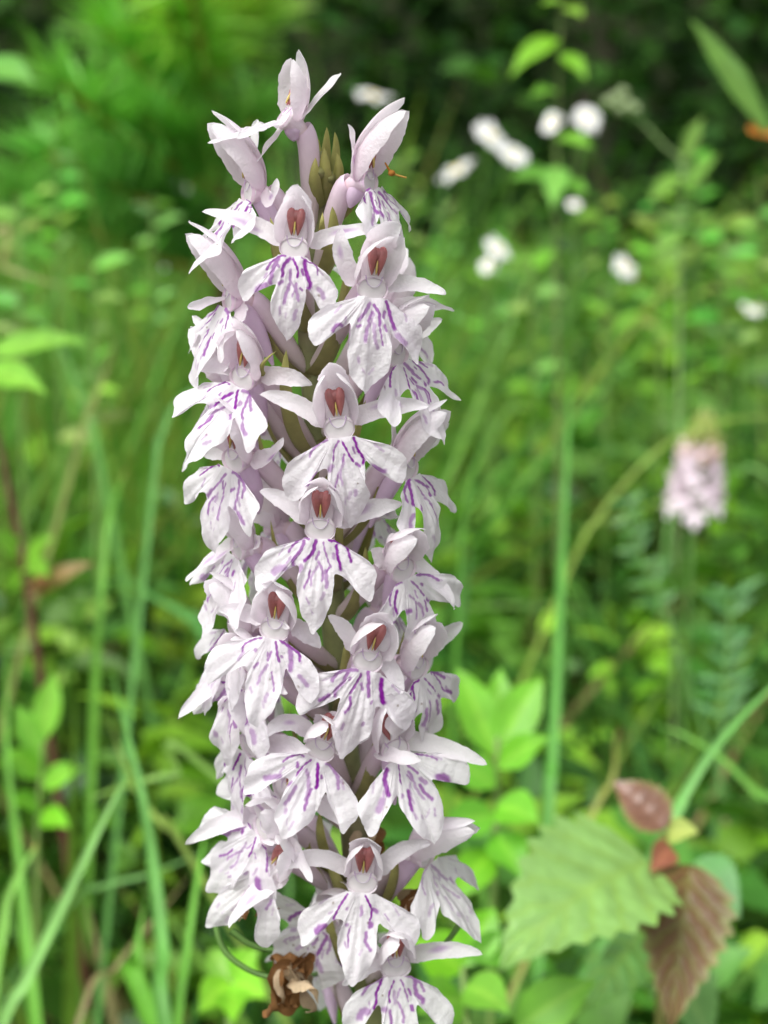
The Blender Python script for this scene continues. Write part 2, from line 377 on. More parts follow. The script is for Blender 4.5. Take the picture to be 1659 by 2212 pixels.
    for _ in range(rg.integers(0, 4)):
        bx_, by_ = rg.uniform(-4, 4), rg.uniform(.5, 6); m = np.clip(1.6 - np.hypot(px - bx_, py - by_) / rg.uniform(.07, .12), 0, 1)[:, None] * .7
        c = c * (1 - m) + A(*srgb(120, 84, 50)) * m
    dv = np.clip(deep, 0, 1)[:, None]
    c = c * (1 - dv) + (PURPLE * .7 + DEEP * .3) * dv
    return V, F, c
def sheet_col(t, s, a=WHITE, b=PINK, veins=.0, seed=0):
    k = np.clip(1.05 - t * 1.1, 0, 1)[:, None] * .8 + .1 * np.clip(1 - np.abs(s) * 2.2, 0, 1)[:, None]
    k = np.clip(k + .16 * np.clip(np.cos(s * 14) - .3, 0, 1)[:, None] * np.clip(1.2 - t, 0, 1)[:, None], 0, 1)
    return a * (1 - k) + b * k

FLOWERS = []
def flower(u, v, yaw, el=0, roll=0, size=1.0, R=10.0, seed=None, sl=None, sr=None, hood=1.0, hoodtip=(0, 7.4, 2.6), a0=20, k=3.0, spread=1.0, mid=1.0, side=1.0, fade=1.0, pink=.5, drop=7.0, bract=1.0, ds=None, spur=1.0):
    sd = len(FLOWERS) * 7 + 3 if seed is None else seed
    rg = np.random.default_rng(sd)
    y = Y_STEM - R * 1e-3 * math.cos(math.radians(yaw))
    d0 = depth_for_y(v, y); T = P(u, v, d0)
    ya, e, ro = map(math.radians, (yaw, el, roll))
    n0 = A(math.sin(ya), -math.cos(ya), 0); r = A(math.cos(ya), math.sin(ya), 0); up = A(0, 0, 1)
    n = n0 * math.cos(e) + up * math.sin(e); up = -n0 * math.sin(e) + up * math.cos(e)
    r, up = r * math.cos(ro) + up * math.sin(ro), up * math.cos(ro) - r * math.sin(ro)
    Bm = np.stack([r, up, n]) * 1e-3
    W = lambda L: T + np.asarray(L, float) @ (Bm * size)
    pk = WHITE * (1 - pink) + PINK * pink
    # flower body: ovary, throat, spur
    S = stem_at(T[2] - drop * 1e-3 * rg.uniform(.85, 1.15))
    back = W((0, .9, -2.6))
    outd = unit(A(T[0] - S[0], T[1] - S[1], 0)) * .0012
    Vo, Fo, to = tube([S + outd * .6, S + (back - S) * .45 + A(0, 0, -.0008), back - (W((0, .9, 0)) - back) * .5, back], .0007, .0011, 14, 10, radii=[.0007, .0009, .00105, .00105, .0010])
    oc = A(*srgb(206, 194, 186))[None] * (1 - to[:, None]) + A(*srgb(238, 220, 234))[None] * to[:, None]
    th = np.linspace(0, 2 * np.pi, 21)[:-1]
    rows = [(-2.9, .75, .75, .6), (-1.9, 1.0, 1.0, .85), (-1.2, 1.25, 1.1, 1.0), (-.6, 1.45, 1.15, .95), (-.15, 1.5, 1.1, .85)]
    L = np.array([[(rx * math.cos(q), cy + ry * math.sin(q), z) for q in th] for z, rx, ry, cy in rows]).reshape(-1, 3)
    i = np.arange(4)[:, None] * 20; j = np.arange(20)[None]; j2 = (j + 1) % 20
    Ft = np.stack([i + j, i + j2, i + 20 + j2, i + 20 + j], -1).reshape(-1, 4)
    tcv = np.tile(pk, (100, 1)); 
    rim = np.zeros(100); rim[60:] = np.clip(np.sin(np.tile(th, 2) * 5 + sd) - .4, 0, 1) * (np.sin(np.tile(th, 2)) > -.3) * .5
    tcv = tcv * (1 - rim[:, None]) + PURPLE * rim[:, None]
    tcv[:20] *= A(.95, .9, .8)
    Vs, Fs, ts = tube([W((0, .6, -1.6)), W((0, .6 - 1.8 * spur, -1.6 - 1.2 * spur)), W((0, .6 - 4.1 * spur, -1.6 - 2.6 * spur)), W((rg.normal(0, .4), .6 - 6.2 * spur, -1.6 - 3.4 * spur))], .001, .0005, 10, 9, radii=[.0010 * size, .0010 * size, .0009 * size, .0006 * size, .00015 * size])
    spc = A(*srgb(232, 212, 232))
    V, F, C = join([(Vo, Fo, oc), (W(L), Ft, tcv), (Vs, Fs, spc)])
    fl = mk('flower', V, F, C, M_FLESH, orchid, origin=T)
    # lip
    V, F, C = lip(rg, 1.0, a0 + rg.normal(0, 6), k + rg.normal(0, 2.2), spread, mid, side, fade)
    mk('lip', W(V), F, C, M_PETAL, fl)
    # column with two anther lobes
    V1, F1 = blob((0, 2.6, -1.0), 1.15, 2.3, .75)
    V2, F2 = blob((0, 1.0, -.55), 1.5, 1.3, .34)
    V3, F3, t3 = tube([(-.8, 2.1, -.3), (-.72, .75, .02), (.72, .75, .02), (.8, 2.1, -.3)], 0.055, .055, 12, 6)
    V, F, C = join([(V1, F1, WHITE * A(.98, .95, .95)), (V2, F2, WHITE * A(.98, .98, .94)), (V3, F3, WHITE * (1 - .5 * np.abs(2 * t3 - 1)[:, None]) + PURPLE * .5 * np.abs(2 * t3 - 1)[:, None])])
    mk('column', W(V), F, C, M_FLESH, fl)
    def tear(Lc):
        Lc = Lc.copy(); f = np.clip(.78 + .42 * Lc[:, 1] / 1.3, .3, 1.15); Lc[:, 0] *= f; Lc[:, 2] *= f; return Lc
    an = []
    for s_ in (-1, 1):
        Vb, Fb = blob((0, 0, 0), .62, 1.42, .55, f=tear)
        c_, s2 = math.cos(.08 * s_), math.sin(.08 * s_)
        Vb = Vb @ np.array([[c_, -s2, 0], [s2, c_, 0], [0, 0, 1]]) + A(s_ * .45, 3.55, -.05)
        an.append((Vb, Fb, A(*srgb(164, 100, 98)) * rg.uniform(.85, 1.1)))
    Vb, Fb = blob((0, 4.15, -.12), .82, .62, .48); an.append((Vb, Fb, A(*srgb(160, 98, 96))))
    Vb, Fb = blob((0, 2.9, .28), .11, .7, .16); an.append((Vb, Fb, A(*srgb(196, 176, 96))))
    V, F, C = join(an); V = (V - A(0, 3.4, 0)) * A(.92, .98, .9) + A(0, 3.4, 0); mk('anther', W(V), F, C, M_ANTHER, fl)
    # hood: dorsal sepal behind, two petals in front
    ht = A(*hoodtip) + rg.normal(0, .25, 3)
    def put(name, pts, width, facing, seed_, mat=M_PETAL, pinkness=pink, cup=.3, prof='lance', wave=.12, twist=0, mark=False):
        V, F, t, s = sheet(pts, width, facing=facing, prof=prof, cup=cup, nu=22, nv=11, wave=wave, seed=seed_, twist=twist, edge=.06)
        C = sheet_col(t, s, WHITE, WHITE * (1 - pinkness) + PINK * pinkness)
        if mark:
            for _ in range(rg.integers(1, 3)):
                t0, s0 = rg.uniform(.35, .6), rg.uniform(-.4, .4)
                m = np.clip(1.3 - np.hypot((t - t0) / .11, (s - s0) / .3), 0, 1)[:, None] * .45
                C = C * (1 - m) + PURPLE * m
        mk(name, W(V), F, C, mat, fl)
    put('dorsal_sepal', [(0, 1.4, -2.2), (0, 4.6, -2.3), (rg.normal(0, .2), ht[1] * .9, ht[2] * .1), ht] if ds is None else ds, 3.1 * rg.uniform(.9, 1.1), (0, 0, 1), sd + 1, cup=.4, prof='hood', wave=.13, pinkness=min(1, pink * 1.1))
    for s_ in (-1, 1):
        hood_ = hood * .74
        tip = ht * (A(1, .86, 1.0) if abs(yaw) > 45 else A(1, .86, .78)) + A(s_ * (.45 + .4 * rg.random()) * hood_, -.2 * rg.random(), .2)
        put('petal', [(s_ * 1.2, 1.2, -1.5), (s_ * 3.0 * hood_, 2.6, -.9), (s_ * 2.9 * hood_, ht[1] * .74, ht[2] * .35), tip], 2.7 * rg.uniform(.9, 1.1), unit(A(-s_ * .9, 0, .55)), sd + 2 + s_, cup=.36, prof='hood', wave=.14)
    # lateral sepals
    for s_, spec in ((-1, sl), (1, sr)):
        b0 = A(s_ * 1.35, 1.3, -1.5)
        if spec is None:
            tip = A(s_ * rg.uniform(7.0, 8.6), rg.uniform(1.5, 5.0), rg.uniform(-2.5, 1.0)); bulge = rg.uniform(.3, 1.6)
        else:
            tu, tv, dz, bulge = spec
            tip = np.linalg.solve((Bm * size).T, P(tu, tv, d0 + dz * 1e-3) - T)
        midp = (b0 + tip) / 2; perp = unit(A(-(tip - b0)[1], (tip - b0)[0], 0)) * s_
        put('lateral_sepal', [b0, b0 * .6 + midp * .4 + perp * bulge, midp * .5 + tip * .5 + perp * bulge, tip], rg.uniform(1.7, 2.2), unit(A(0, .35, 1)), sd + 5 + s_, cup=.3, prof='sepal', wave=.2, twist=rg.uniform(-.5, .5), pinkness=pink * .6, mark=rg.random() < .4)
    # bract
    if bract:
        bl = rg.uniform(.0085, .0115) * bract
        od = unit(A(T[0] - S[0], T[1] - S[1], 0)); sidev = np.cross(od, A(0, 0, 1)) * rg.uniform(-.3, .3)
        b1 = S + od * .0007 + A(0, 0, -.0012)
        V, F, t, s = sheet([b1, b1 + (od * .42 + sidev * .3) * bl + A(0, 0, bl * .18), b1 + (od * .62 + sidev) * bl + A(0, 0, bl * .75), b1 + (od * .60 + sidev * 1.3) * bl + A(0, 0, bl * 1.12)], .0031, facing=unit(-od * .4 + A(0, 0, 1)), prof='bract', cup=.5, nu=16, nv=7, seed=sd + 9)
        g0 = A(*srgb(122, 118, 80)); g1 = A(*srgb(158, 158, 92))
        mk('bract', V, F, g0 * (1 - t[:, None]) + g1 * t[:, None], M_BRACT, orchid)
    FLOWERS.append(fl)
    return fl

# back of the spike first, then the sides, then the front
for (u, v, yw) in [(815, 1120, 120), (850, 690, 140), (840, 1330, 130), (850, 1560, 125), (462, 850, -92), (600, 1440, -130), (580, 1150, -115), (640, 1770, -140), (610, 960, -125), (700, 2070, -165)]:
    flower(u, v, yw, el=5, R=9.0, fade=.8, pink=.8, bract=.8)
SD = dict(a0=42, k=3.5, hoodtip=(0, 8.4, 3.9))
flower(600, 268, -66, el=30, roll=0, size=.92, sr=(735, 158, 4, -.8), sl=(556, 350, -1, .3), hoodtip=(0, 7.6, 1.8), pink=.6, drop=10, a0=58, mid=.8, spread=.7, fade=.3, bract=0, spur=.2)
flower(528, 436, -64, el=4, size=.98, sr=(598, 385, -3, -2.0), sl=(556, 258, 3, -.5), pink=1, drop=8, bract=.6, **SD)
flower(806, 412, 62, el=4, size=.95, sl=(752, 268, -3, .5), sr=(878, 250, 2, .2), pink=.9, drop=8, bract=.7, spur=.35, **SD)
flower(486, 668, -66, el=2, size=1.0, sr=(530, 690, -3, -1.2), sl=(405, 662, -2, .5), pink=.95, **SD)
flower(868, 788, 52, roll=10, size=1.0, sr=(955, 690, 3, .3), sl=(800, 730, -2, .5), pink=.8, a0=38, hoodtip=(0, 7.2, 4))
flower(514, 838, -38, roll=-14, size=1.02, sr=(675, 832, -1, .6), sl=(430, 800, 3, .5), pink=.8, a0=30)
flower(496, 1016, -44, roll=-10, size=1.04, sr=(612, 945, -2, -1.0), sl=(440, 985, 3, .3), pink=.7, a0=32)
flower(892, 1034, 60, roll=4, size=1.02, sl=(842, 890, -1, .5), sr=(970, 915, 3, .5), pink=.7, **SD)
flower(506, 1204, -62, roll=-6, size=1.02, sl=(402, 1256, 2, .3), sr=(560, 1180, -3, .3), pink=.6, a0=36)
flower(880, 1252, 36, roll=14, size=1.0, sl=(800, 1190, -1, .5), sr=(982, 1316, 2, .8), pink=.6, hoodtip=(0, 6.6, 5))
flower(500, 1376, -60, roll=-10, size=1.02, sl=(440, 1300, 3, .3), pink=.5, a0=34)
flower(912, 1464, 50, roll=8, size=1.02, sr=(1000, 1345, 3, .3), sl=(850, 1500, -2, .2), pink=.6, a0=28)
flower(520, 1488, -46, roll=-12, size=1.06, sl=(385, 1552, 2, .6), pink=.5, a0=32)
flower(530, 1628, -54, roll=-8, size=1.1, pink=.4, a0=32)
flower(600, 1722, -36, roll=-38, size=1.02, R=7.5, bract=0, pink=.4, k=5)
flower(556, 1806, -46, roll=-36, size=1.06, pink=.4, sl=(400, 1825, 1, .8), a0=28)
flower(568, 1890, -42, roll=-40, size=1.06, sr=(495, 2005, -3, -.8), pink=.4, fade=.7, a0=28)
flower(930, 1868, 60, roll=4, size=1.1, sl=(840, 1850, -2, .6), sr=(1010, 1790, 2, .3), pink=.6, fade=.6, a0=36, hoodtip=(0, 6.6, 5))
flower(690, 1994, -30, roll=-42, size=1.06, R=5.5, pink=.3, fade=.8)
flower(864, 1642, 26, roll=14, size=1.06, el=12, sr=(1052, 1652, 2, .5), sl=(912, 1640, -6, .4), pink=.5)
flower(632, 556, -6, el=4, roll=-5, size=.92, sl=(436, 458, 1, .8), sr=(836, 494, 1, .6), hoodtip=(0, 7.4, 1.8), hood=.95, spread=.88, pink=.35, R=10.5)
flower(804, 646, 16, el=2, roll=-8, size=1.0, sl=(738, 492, -1, -.8), sr=(963, 636, 1, .6), hoodtip=(0.9, 7.2, 2.0), hood=.95, spread=.98, pink=.5, R=11)
flower(735, 948, 0, el=2, roll=7, size=1.0, sl=(560, 852, 1, .8), sr=(926, 878, 1, .9), pink=.35, R=11)
flower(690, 1166, -3, el=0, roll=-3, size=1.0, sl=(560, 1060, 2, .6), sr=(870, 1090, 2, .6), hood=1.05, pink=.35, R=11.5, mid=1.05)
flower(588, 1382, -12, el=0, roll=-8, size=1.0, sl=(470, 1318, 2, .5), sr=(690, 1400, 2, .5), hood=1.1, hoodtip=(0, 6.4, 2.8), pink=.35, R=11.5)
flower(790, 1450, 9, el=0, roll=-15, size=1.02, sl=(708, 1330, 1, .6), sr=(868, 1500, 1, .4), hood=1.05, hoodtip=(.6, 6.6, 2.6), pink=.35, R=11.5)
flower(682, 1640, -6, el=0, roll=-22, size=1.05, sl=(566, 1600, 0, 2.2), sr=(800, 1590, 3, .6), hood=.9, hoodtip=(0, 5.0, 2.5), pink=.3, R=11, mid=.9)
flower(780, 1930, -2, el=0, roll=-5, size=1.06, sl=(582, 1894, 0, 2.4), sr=(930, 1822, 2, 1.2), hood=.85, hoodtip=(0, 6.2, 2.4), pink=.3, R=11.5)
flower(856, 2112, 8, el=0, roll=0, size=1.06, sl=(740, 2130, 0, .5), sr=(1042, 2062, 2, .8), hood=.85, hoodtip=(0, 5.8, 3.4), pink=.3, R=11.5)

# buds and green bracts at the tip of the spike
tipb = stem_at(stem_pts[0][2] - .0005)
for i, (bu, bv, tu, tv, dz, w) in enumerate([(676, 420, 662, 286, 2, 26), (690, 400, 688, 300, 3, 26), (690, 425, 706, 274, 0, 34), (705, 420, 723, 284, 1, 30), (684, 440, 668, 300, -1, 34), (700, 440, 700, 318, -2.5, 40), (712, 430, 727, 330, -1.5, 34), (688, 450, 682, 340, -3, 36), (708, 455, 745, 385, 0, 28), (672, 470, 640, 420, 1, 26), (695, 540, 697, 458, -7, 20), (606, 830, 597, 758, -9, 16), (716, 480, 760, 400, -2, 24)]):
    db = depth_for_y(bv, Y_STEM) + min(dz, 2) * .35e-3; dt = depth_for_y(tv, Y_STEM) + dz * 1e-3
    b_, t_ = P(bu, bv, db), P(tu, tv, dt)
    bow = A((tu - 695) * .00002, dz * .0004, 0)
    V, F, t, s = sheet([b_, b_ * .6 + t_ * .4 + bow, b_ * .3 + t_ * .7 + bow, t_], w / 22.0 * 1.2e-3, facing=A(0, -1, .1), prof='bract', cup=-.6, nu=14, nv=7, seed=i)
    mk('bract', V, F, A(*srgb(128, 130, 76))[None] * (1 - t[:, None]) + A(*srgb(160, 156, 90))[None] * t[:, None], M_BRACT, orchid)
for i, (u, v, dz, s) in enumerate([(690, 372, -1.2, 1), (712, 385, -.6, .9), (674, 392, -.2, .85), (696, 340, .3, .8)]):
    V, F = blob(P(u, v, depth_for_y(v, Y_STEM) + dz * 1e-3), .0008 * s, .0019 * s, .0008 * s)
    mk('bud', V, F, A(*srgb(126, 128, 78)), M_BRACT, orchid)
# withered brown flowers low on the spike
def withered(u, v, dz, n, size, seed):
    r = np.random.default_rng(seed); c = P(u, v, depth_for_y(v, Y_STEM) + dz * 1e-3); parts = []
    for i in range(n):
        d = unit(r.normal(0, .55, 3) + A(0, 0, -1.1)); e = c + d * size * r.uniform(.6, 1.2)
        V, F, t, s = sheet([c, c + r.normal(0, size * .35, 3), e + r.normal(0, size * .3, 3), e], size * .34, facing=unit(r.normal(0, 1, 3)), cup=.9, nu=20, nv=9, wave=size * .10, edge=.2, seed=seed + i, twist=r.uniform(-2, 2))
        parts.append((V, F, A(*srgb(*((150, 108, 66) if i % 3 else (206, 184, 150)))) * r.uniform(.6, 1.1)))
    V, F, C = join(parts); mk('withered_flower', V, F, C, M_DRY, orchid, origin=c)
withered(632, 2085, -5, 10, .0054, 3); withered(552, 1918, -7, 6, .0036, 8); withered(905, 1925, -3, 7, .0046, 5); withered(800, 1790, 0, 6, .004, 9)

# orange scrap of pollen caught on a web thread by the upper side flower
c_ = P(846, 374, depth_for_y(374, Y_STEM - .006)); V1, F1 = blob(c_, .00036, .0003, .0003); V2, F2, _ = tube([c_, P(860, 380, depth_for_y(380, Y_STEM - .006)), P(878, 384, depth_for_y(384, Y_STEM - .006))], .00012, .00009, 6, 5); V3, F3, _ = tube([c_, P(838, 364, depth_for_y(364, Y_STEM - .005)), P(832, 352, depth_for_y(352, Y_STEM - .004))], .00015, .00008, 6, 5)
V, F, C = join([(V1, F1, A(*srgb(158, 106, 44))), (V2, F2, A(*srgb(176, 140, 70))), (V3, F3, A(*srgb(180, 120, 40)))]); mk('pollen_mass', V, F, C, M_DRY, orchid, origin=c_)
# ------------------------------------------------------------------ meadow: grass and low leaves nobody could count
r = np.random.default_rng(21)
def meadow_xy(n, r, y0=.27, y1=2.3, extra=.3):
    y = y0 + (y1 - y0) * r.uniform(0, 1, n) ** 1.15
    x = r.uniform(-1, 1, n) * (.30 * y + extra)
    return x, y
def canopy(x, y): return .135 + .055 * np.clip((y - .3) / .9, 0, 1) + .02 * np.sin(x * 7 + y * 5) + .045 * np.clip((x - .03) * 6, 0, 1) * np.clip((y - .55) * 4, 0, 1)
n = 7500; x, y = meadow_xy(n, r)
h = r.uniform(.45, 1.3, n) * (canopy(x, y) + .02); lean = r.normal(0, .5, (n, 2))
D = unit(np.stack([lean[:, 0], lean[:, 1], np.ones(n)], -1))
V, F, C = mass(np.stack([x, y, np.full(n, -.01)], -1), D, unit(np.stack([r.normal(0, 1, n), -np.abs(r.normal(0, 1, n)), np.full(n, .2)], -1)), h * 1.15, r.uniform(.002, .0052, n), r.uniform(0, .6, n), pick([(92, 146, 58), (106, 160, 66), (80, 132, 50), (122, 162, 62), (88, 146, 74), (150, 138, 88), (70, 118, 46)], n, r), 6, 'blade')
g_ = mk('meadow_grass', V, F, C, M_GRASS, origin=A(0, 1, 0)); tag(g_, 'fine green grass filling the meadow behind the orchid', kind='stuff', cat='grass')
n = 2600; y = r.uniform(.75, 1.6, n); x = -r.uniform(.02, 1, n) * (.30 * y + .1); h = r.uniform(.2, .36, n) + .1 * (y - .75)
D = unit(np.stack([r.normal(.1, .35, n), r.normal(0, .3, n), np.ones(n)], -1))
V, F, C = mass(np.stack([x, y, np.full(n, -.01)], -1), D, unit(np.stack([r.normal(0, 1, n), -np.abs(r.normal(0, 1, n)), np.full(n, .2)], -1)), h * 1.2, r.uniform(.002, .005, n), r.uniform(0, .7, n), pick([(104, 164, 62), (120, 172, 66), (92, 150, 56), (136, 160, 66)], n, r), 6, 'blade')
g_ = mk('tall_grass', V, F, C, M_GRASS, origin=A(-.2, 1, 0)); tag(g_, 'tall feathery green grass around the young pine', kind='stuff', cat='grass')
Bs, Ds, Ls, Ws, Cs = [], [], [], [], []
pal = [(134, 194, 52), (108, 168, 48), (84, 140, 44), (156, 212, 64), (76, 132, 52), (124, 184, 76), (60, 112, 40)]
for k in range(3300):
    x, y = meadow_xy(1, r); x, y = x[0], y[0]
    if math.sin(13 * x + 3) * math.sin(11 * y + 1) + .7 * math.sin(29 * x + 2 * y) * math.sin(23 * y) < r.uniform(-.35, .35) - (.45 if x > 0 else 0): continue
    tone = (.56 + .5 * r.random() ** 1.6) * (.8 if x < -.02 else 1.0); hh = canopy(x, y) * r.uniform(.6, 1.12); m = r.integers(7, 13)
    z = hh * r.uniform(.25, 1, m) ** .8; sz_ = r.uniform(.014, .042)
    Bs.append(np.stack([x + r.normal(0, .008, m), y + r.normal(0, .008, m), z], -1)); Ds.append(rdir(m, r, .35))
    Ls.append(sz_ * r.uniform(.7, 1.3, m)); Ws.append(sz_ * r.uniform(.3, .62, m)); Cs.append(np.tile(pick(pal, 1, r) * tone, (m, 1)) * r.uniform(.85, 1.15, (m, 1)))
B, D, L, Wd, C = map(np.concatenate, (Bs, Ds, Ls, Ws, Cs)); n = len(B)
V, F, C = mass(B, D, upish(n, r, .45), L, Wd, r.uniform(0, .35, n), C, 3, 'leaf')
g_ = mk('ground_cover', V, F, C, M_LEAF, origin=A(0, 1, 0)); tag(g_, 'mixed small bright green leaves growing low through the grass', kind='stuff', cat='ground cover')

# ------------------------------------------------------------------ single plants
UPW = A(0, 0, 1.); FACE = unit(-FW * .75 + UPW * .5)
def gz(x, y): return float(ground_z(np.array(x), np.array(y)))
def rooted(pts, slope=.0):
    """carry a list of world points (root end first) down to the soil"""
    p0, p1 = pts[0], pts[1]; d = unit(p0 - p1)
    if d[2] > -.3: d = unit(d + A(0, 0, -.6))
    k = min((p0[2] - .0) / max(-d[2], .3), .35); root = p0 + d * k * .8; root[2] = gz(root[0], root[1]) - .002
    if root[1] < .2: root[1] = .2
    mid = p0 * .5 + root * .5 + A(0, 0, -.1 * 0)
    return [root, mid] + list(pts)
def blade(path, wpx, col, label, fold=.5, name='grass_blade', group=None, seed=0, col2=None, prof='blade', facing=FACE):
    pts = rooted([P(u, v, d) for u, v, d in path]); dm = path[len(path) // 2][2]
    V, F, t, s = sheet(pts, wpx * .68 * dm / FPX, facing=facing, prof=prof, cup=0, fold=fold, nu=40, nv=5, curve='cat', seed=seed)
    c = A(*srgb(*col))[None] * np.ones((len(t), 1))
    if col2 is not None:
        k = np.clip((t - .82) * 8, 0, 1)[:, None]; c = c * (1 - k) + A(*srgb(*col2)) * k
    c = c * (1 + .18 * np.clip(1 - np.abs(s) * 3, 0, 1))[:, None]
    o = mk(name, V, F, c, M_GRASS, origin=pts[0]); return tag(o, label, 'grass' if name == 'grass_blade' else 'leaf', group)
# lower left crossing blades
blade([(-40, 2330, .29), (62, 2110, .292), (168, 1890, .296), (240, 1740, .30), (286, 1660, .305)], 44, (128, 180, 96), 'pale broad grass blade slanting beneath the crossing with a darker one')
blade([(374, 2300, .285), (352, 2050, .30), (330, 1860, .31), (305, 1710, .315), (268, 1560, .325), (240, 1440, .34)], 46, (98, 158, 70), 'long dark green grass blade bent over the pale slanting blade')
blade([(378, 2290, .30), (400, 2080, .305), (428, 1890, .315), (452, 1750, .33)], 36, (112, 176, 62), 'upright bright grass blade beside the withered orchid flower')
blade([(-20, 2240, .33), (4, 2030, .34), (22, 1930, .345), (70, 1840, .35), (82, 1822, .35)], 40, (120, 176, 70), 'grass blade with dry orange tip', col2=(190, 150, 80))
blade([(90, 2330, .36), (60, 2050, .37), (40, 1850, .38), (14, 1600, .39), (20, 1350, .41)], 44, (104, 166, 54), 'straight green grass blade left of the crossing blades')
blade([(150, 1960, .42), (220, 1916, .40), (320, 1890, .39), (400, 1858, .38), (470, 1830, .38)], 20, (112, 160, 90), 'thin arching grass blade under the orchid, level with its lower flowers')
blade([(470, 1680, .36), (380, 1672, .36), (300, 1690, .36), (220, 1715, .37), (180, 1730, .37)], 24, (130, 172, 80), 'flat lying grass blade through the crossing of two blades')
blade([(420, 1870, .35), (360, 1790, .35), (310, 1735, .36), (265, 1640, .36), (240, 1560, .37)], 22, (140, 168, 80), 'thin yellowish grass blade behind the crossing blades')
# middle left
blade([(205, 1500, .47), (218, 1300, .47), (232, 1130, .48), (262, 1040, .48), (276, 1010, .48)], 30, (116, 176, 66), 'upright grass blade with a tan tip among the low leaves', col2=(176, 150, 84))
blade([(330, 1060, .42), (345, 960, .42), (375, 880, .42), (430, 835, .42), (470, 830, .42)], 24, (110, 168, 88), 'hooked grass blade curving towards the orchid')
blade([(215, 1000, .6), (190, 900, .6), (160, 820, .6), (120, 730, .6), (60, 680, .6), (0, 672, .6)], 28, (104, 160, 76), 'arched grass blade over the pointed leaf pair')
blade([(170, 960, .55), (200, 880, .55), (232, 790, .55), (262, 710, .55)], 22, (140, 150, 84), 'straw coloured stalk rising beyond the pointed leaf pair')
blade([(-60, 560, .55), (10, 580, .55), (70, 600, .55), (150, 622, .55)], 22, (170, 168, 110), 'dry straw blade lying across dark foliage')
blade([(470, 1420, .5), (400, 1330, .5), (330, 1290, .5), (250, 1230, .5)], 40, (96, 160, 78), 'broad soft grass blade slanting down to the orchid')
blade([(160, 2240, .34), (250, 2090, .36), (330, 1990, .36), (420, 1880, .37)], 20, (150, 140, 96), 'brownish thin stalk behind the crossing blades')
blade([(320, 2180, .33), (300, 2110, .335), (298, 2040, .34), (318, 1920, .345)], 60, (104, 170, 52), 'short wide green leaf blade standing at the meadow floor', prof='leaf')
# right side
blade([(1180, 1800, .40), (1192, 1640, .41), (1204, 1400, .43), (1218, 1100, .46), (1228, 900, .48), (1236, 770, .50)], 36, (92, 156, 62), 'tall straight grass blade between the two orchids')
blade([(1225, 1240, .56), (1290, 1120, .56), (1380, 1010, .56), (1480, 935, .56), (1600, 904, .56), (1760, 905, .56), (2100, 960, .56)], 17, (140, 168, 70), 'long yellow green blade arching past the pink orchid')
blade([(1400, 1860, .30), (1460, 1750, .305), (1540, 1620, .31), (1640, 1510, .32), (1740, 1420, .33)], 40, (116, 176, 90), 'pale grass blade leaning up from the bramble shoot')
blade([(1740, 1800, .40), (1640, 1720, .40), (1560, 1640, .40), (1480, 1590, .40), (1400, 1560, .41)], 28, (124, 184, 80), 'bent grass blade crossing behind the leaning pale blade')
blade([(1240, 1840, .40), (1320, 1690, .41), (1330, 1600, .41), (1342, 1570, .41)], 20, (156, 160, 84), 'short blade with a dry tan tip by the red leaf', col2=(176, 140, 90))
blade([(990, 1300, .5), (1000, 1130, .5), (1030, 1000, .5), (1080, 900, .5)], 18, (92, 150, 54), 'broad blade leaning away from the white orchid')
blade([(1460, 1000, .8), (1480, 860, .8), (1490, 700, .8)], 14, (120, 176, 90), 'thin pale stalk rising behind the pink orchid')
blade([(1700, 1060, .7), (1600, 1020, .7), (1540, 1010, .7)], 18, (120, 170, 90), 'pale grass blade curling beside the pink orchid spike')

def herb(name, label, cat, stem, leaves, stem_w=2.0, stem_col=(112, 140, 70), mat=M_LEAF, group=None, serr=0, serr_amp=0, ribs=0, seed=0):
    sp = rooted([P(*q) for q in stem])
    t_ = empty(name, sp[0], label, cat, group)
    V, F, t = tube(sp, stem_w * 1e-3 * .5, stem_w * .3e-3, 24, 7, 'cat'); mk('stem', V, F, A(*srgb(*stem_col)), M_STEM, t_)
    for i, lf in enumerate(leaves):
        (u0, v0, d0), (u1, v1, d1), wpx, col = lf[:4]; o = lf[4] if len(lf) > 4 else {}
        a, b = P(u0, v0, d0), P(u1, v1, d1); ln = np.linalg.norm(b - a); m1 = a * .6 + b * .4 + UPW * ln * o.get('bow', .08); m2 = a * .3 + b * .7 + UPW * ln * o.get('bow', .08)
        V, F, t, s = sheet([a, m1, m2, b], wpx * (d0 + d1) * .5 / FPX, facing=o.get('face', FACE), prof=o.get('prof', 'leaf'), cup=o.get('cup', .1), fold=.15, nu=o.get('nu', 22), nv=o.get('nv', 9), wave=ln * .015, seed=seed + i, serr=o.get('serr', serr), serr_amp=o.get('sa', serr_amp), ribs=o.get('ribs', ribs) * ln, nribs=o.get('nribs', 6), slant=o.get('slant', .16))
        c = A(*srgb(*col))[None] * np.ones((len(t), 1))
        vein = np.clip(1 - np.abs(s) * 7, 0, 1)[:, None] * .5
        if o.get('nribs'): vein = np.maximum(vein, (np.clip(np.cos((t - np.abs(s) * o.get('slant', .16)) * o['nribs'] * 2 * np.pi + np.pi) - .72, 0, 1) * 2.2)[:, None] * o.get('veinamt', .8))
        vc = A(*srgb(*o.get('vcol', (min(255, col[0] + 40), min(255, col[1] + 30), col[2] + 20))))
        c = c * (1 - vein) + vc * vein
        if 'edge' in o:
            k = np.clip((np.abs(s) - .72) * 4, 0, 1)[:, None]; c = c * (1 - k) + A(*srgb(*o['edge'])) * k
        mk('leaf', V, F, c, o.get('mat', mat), t_, origin=a)
    return t_
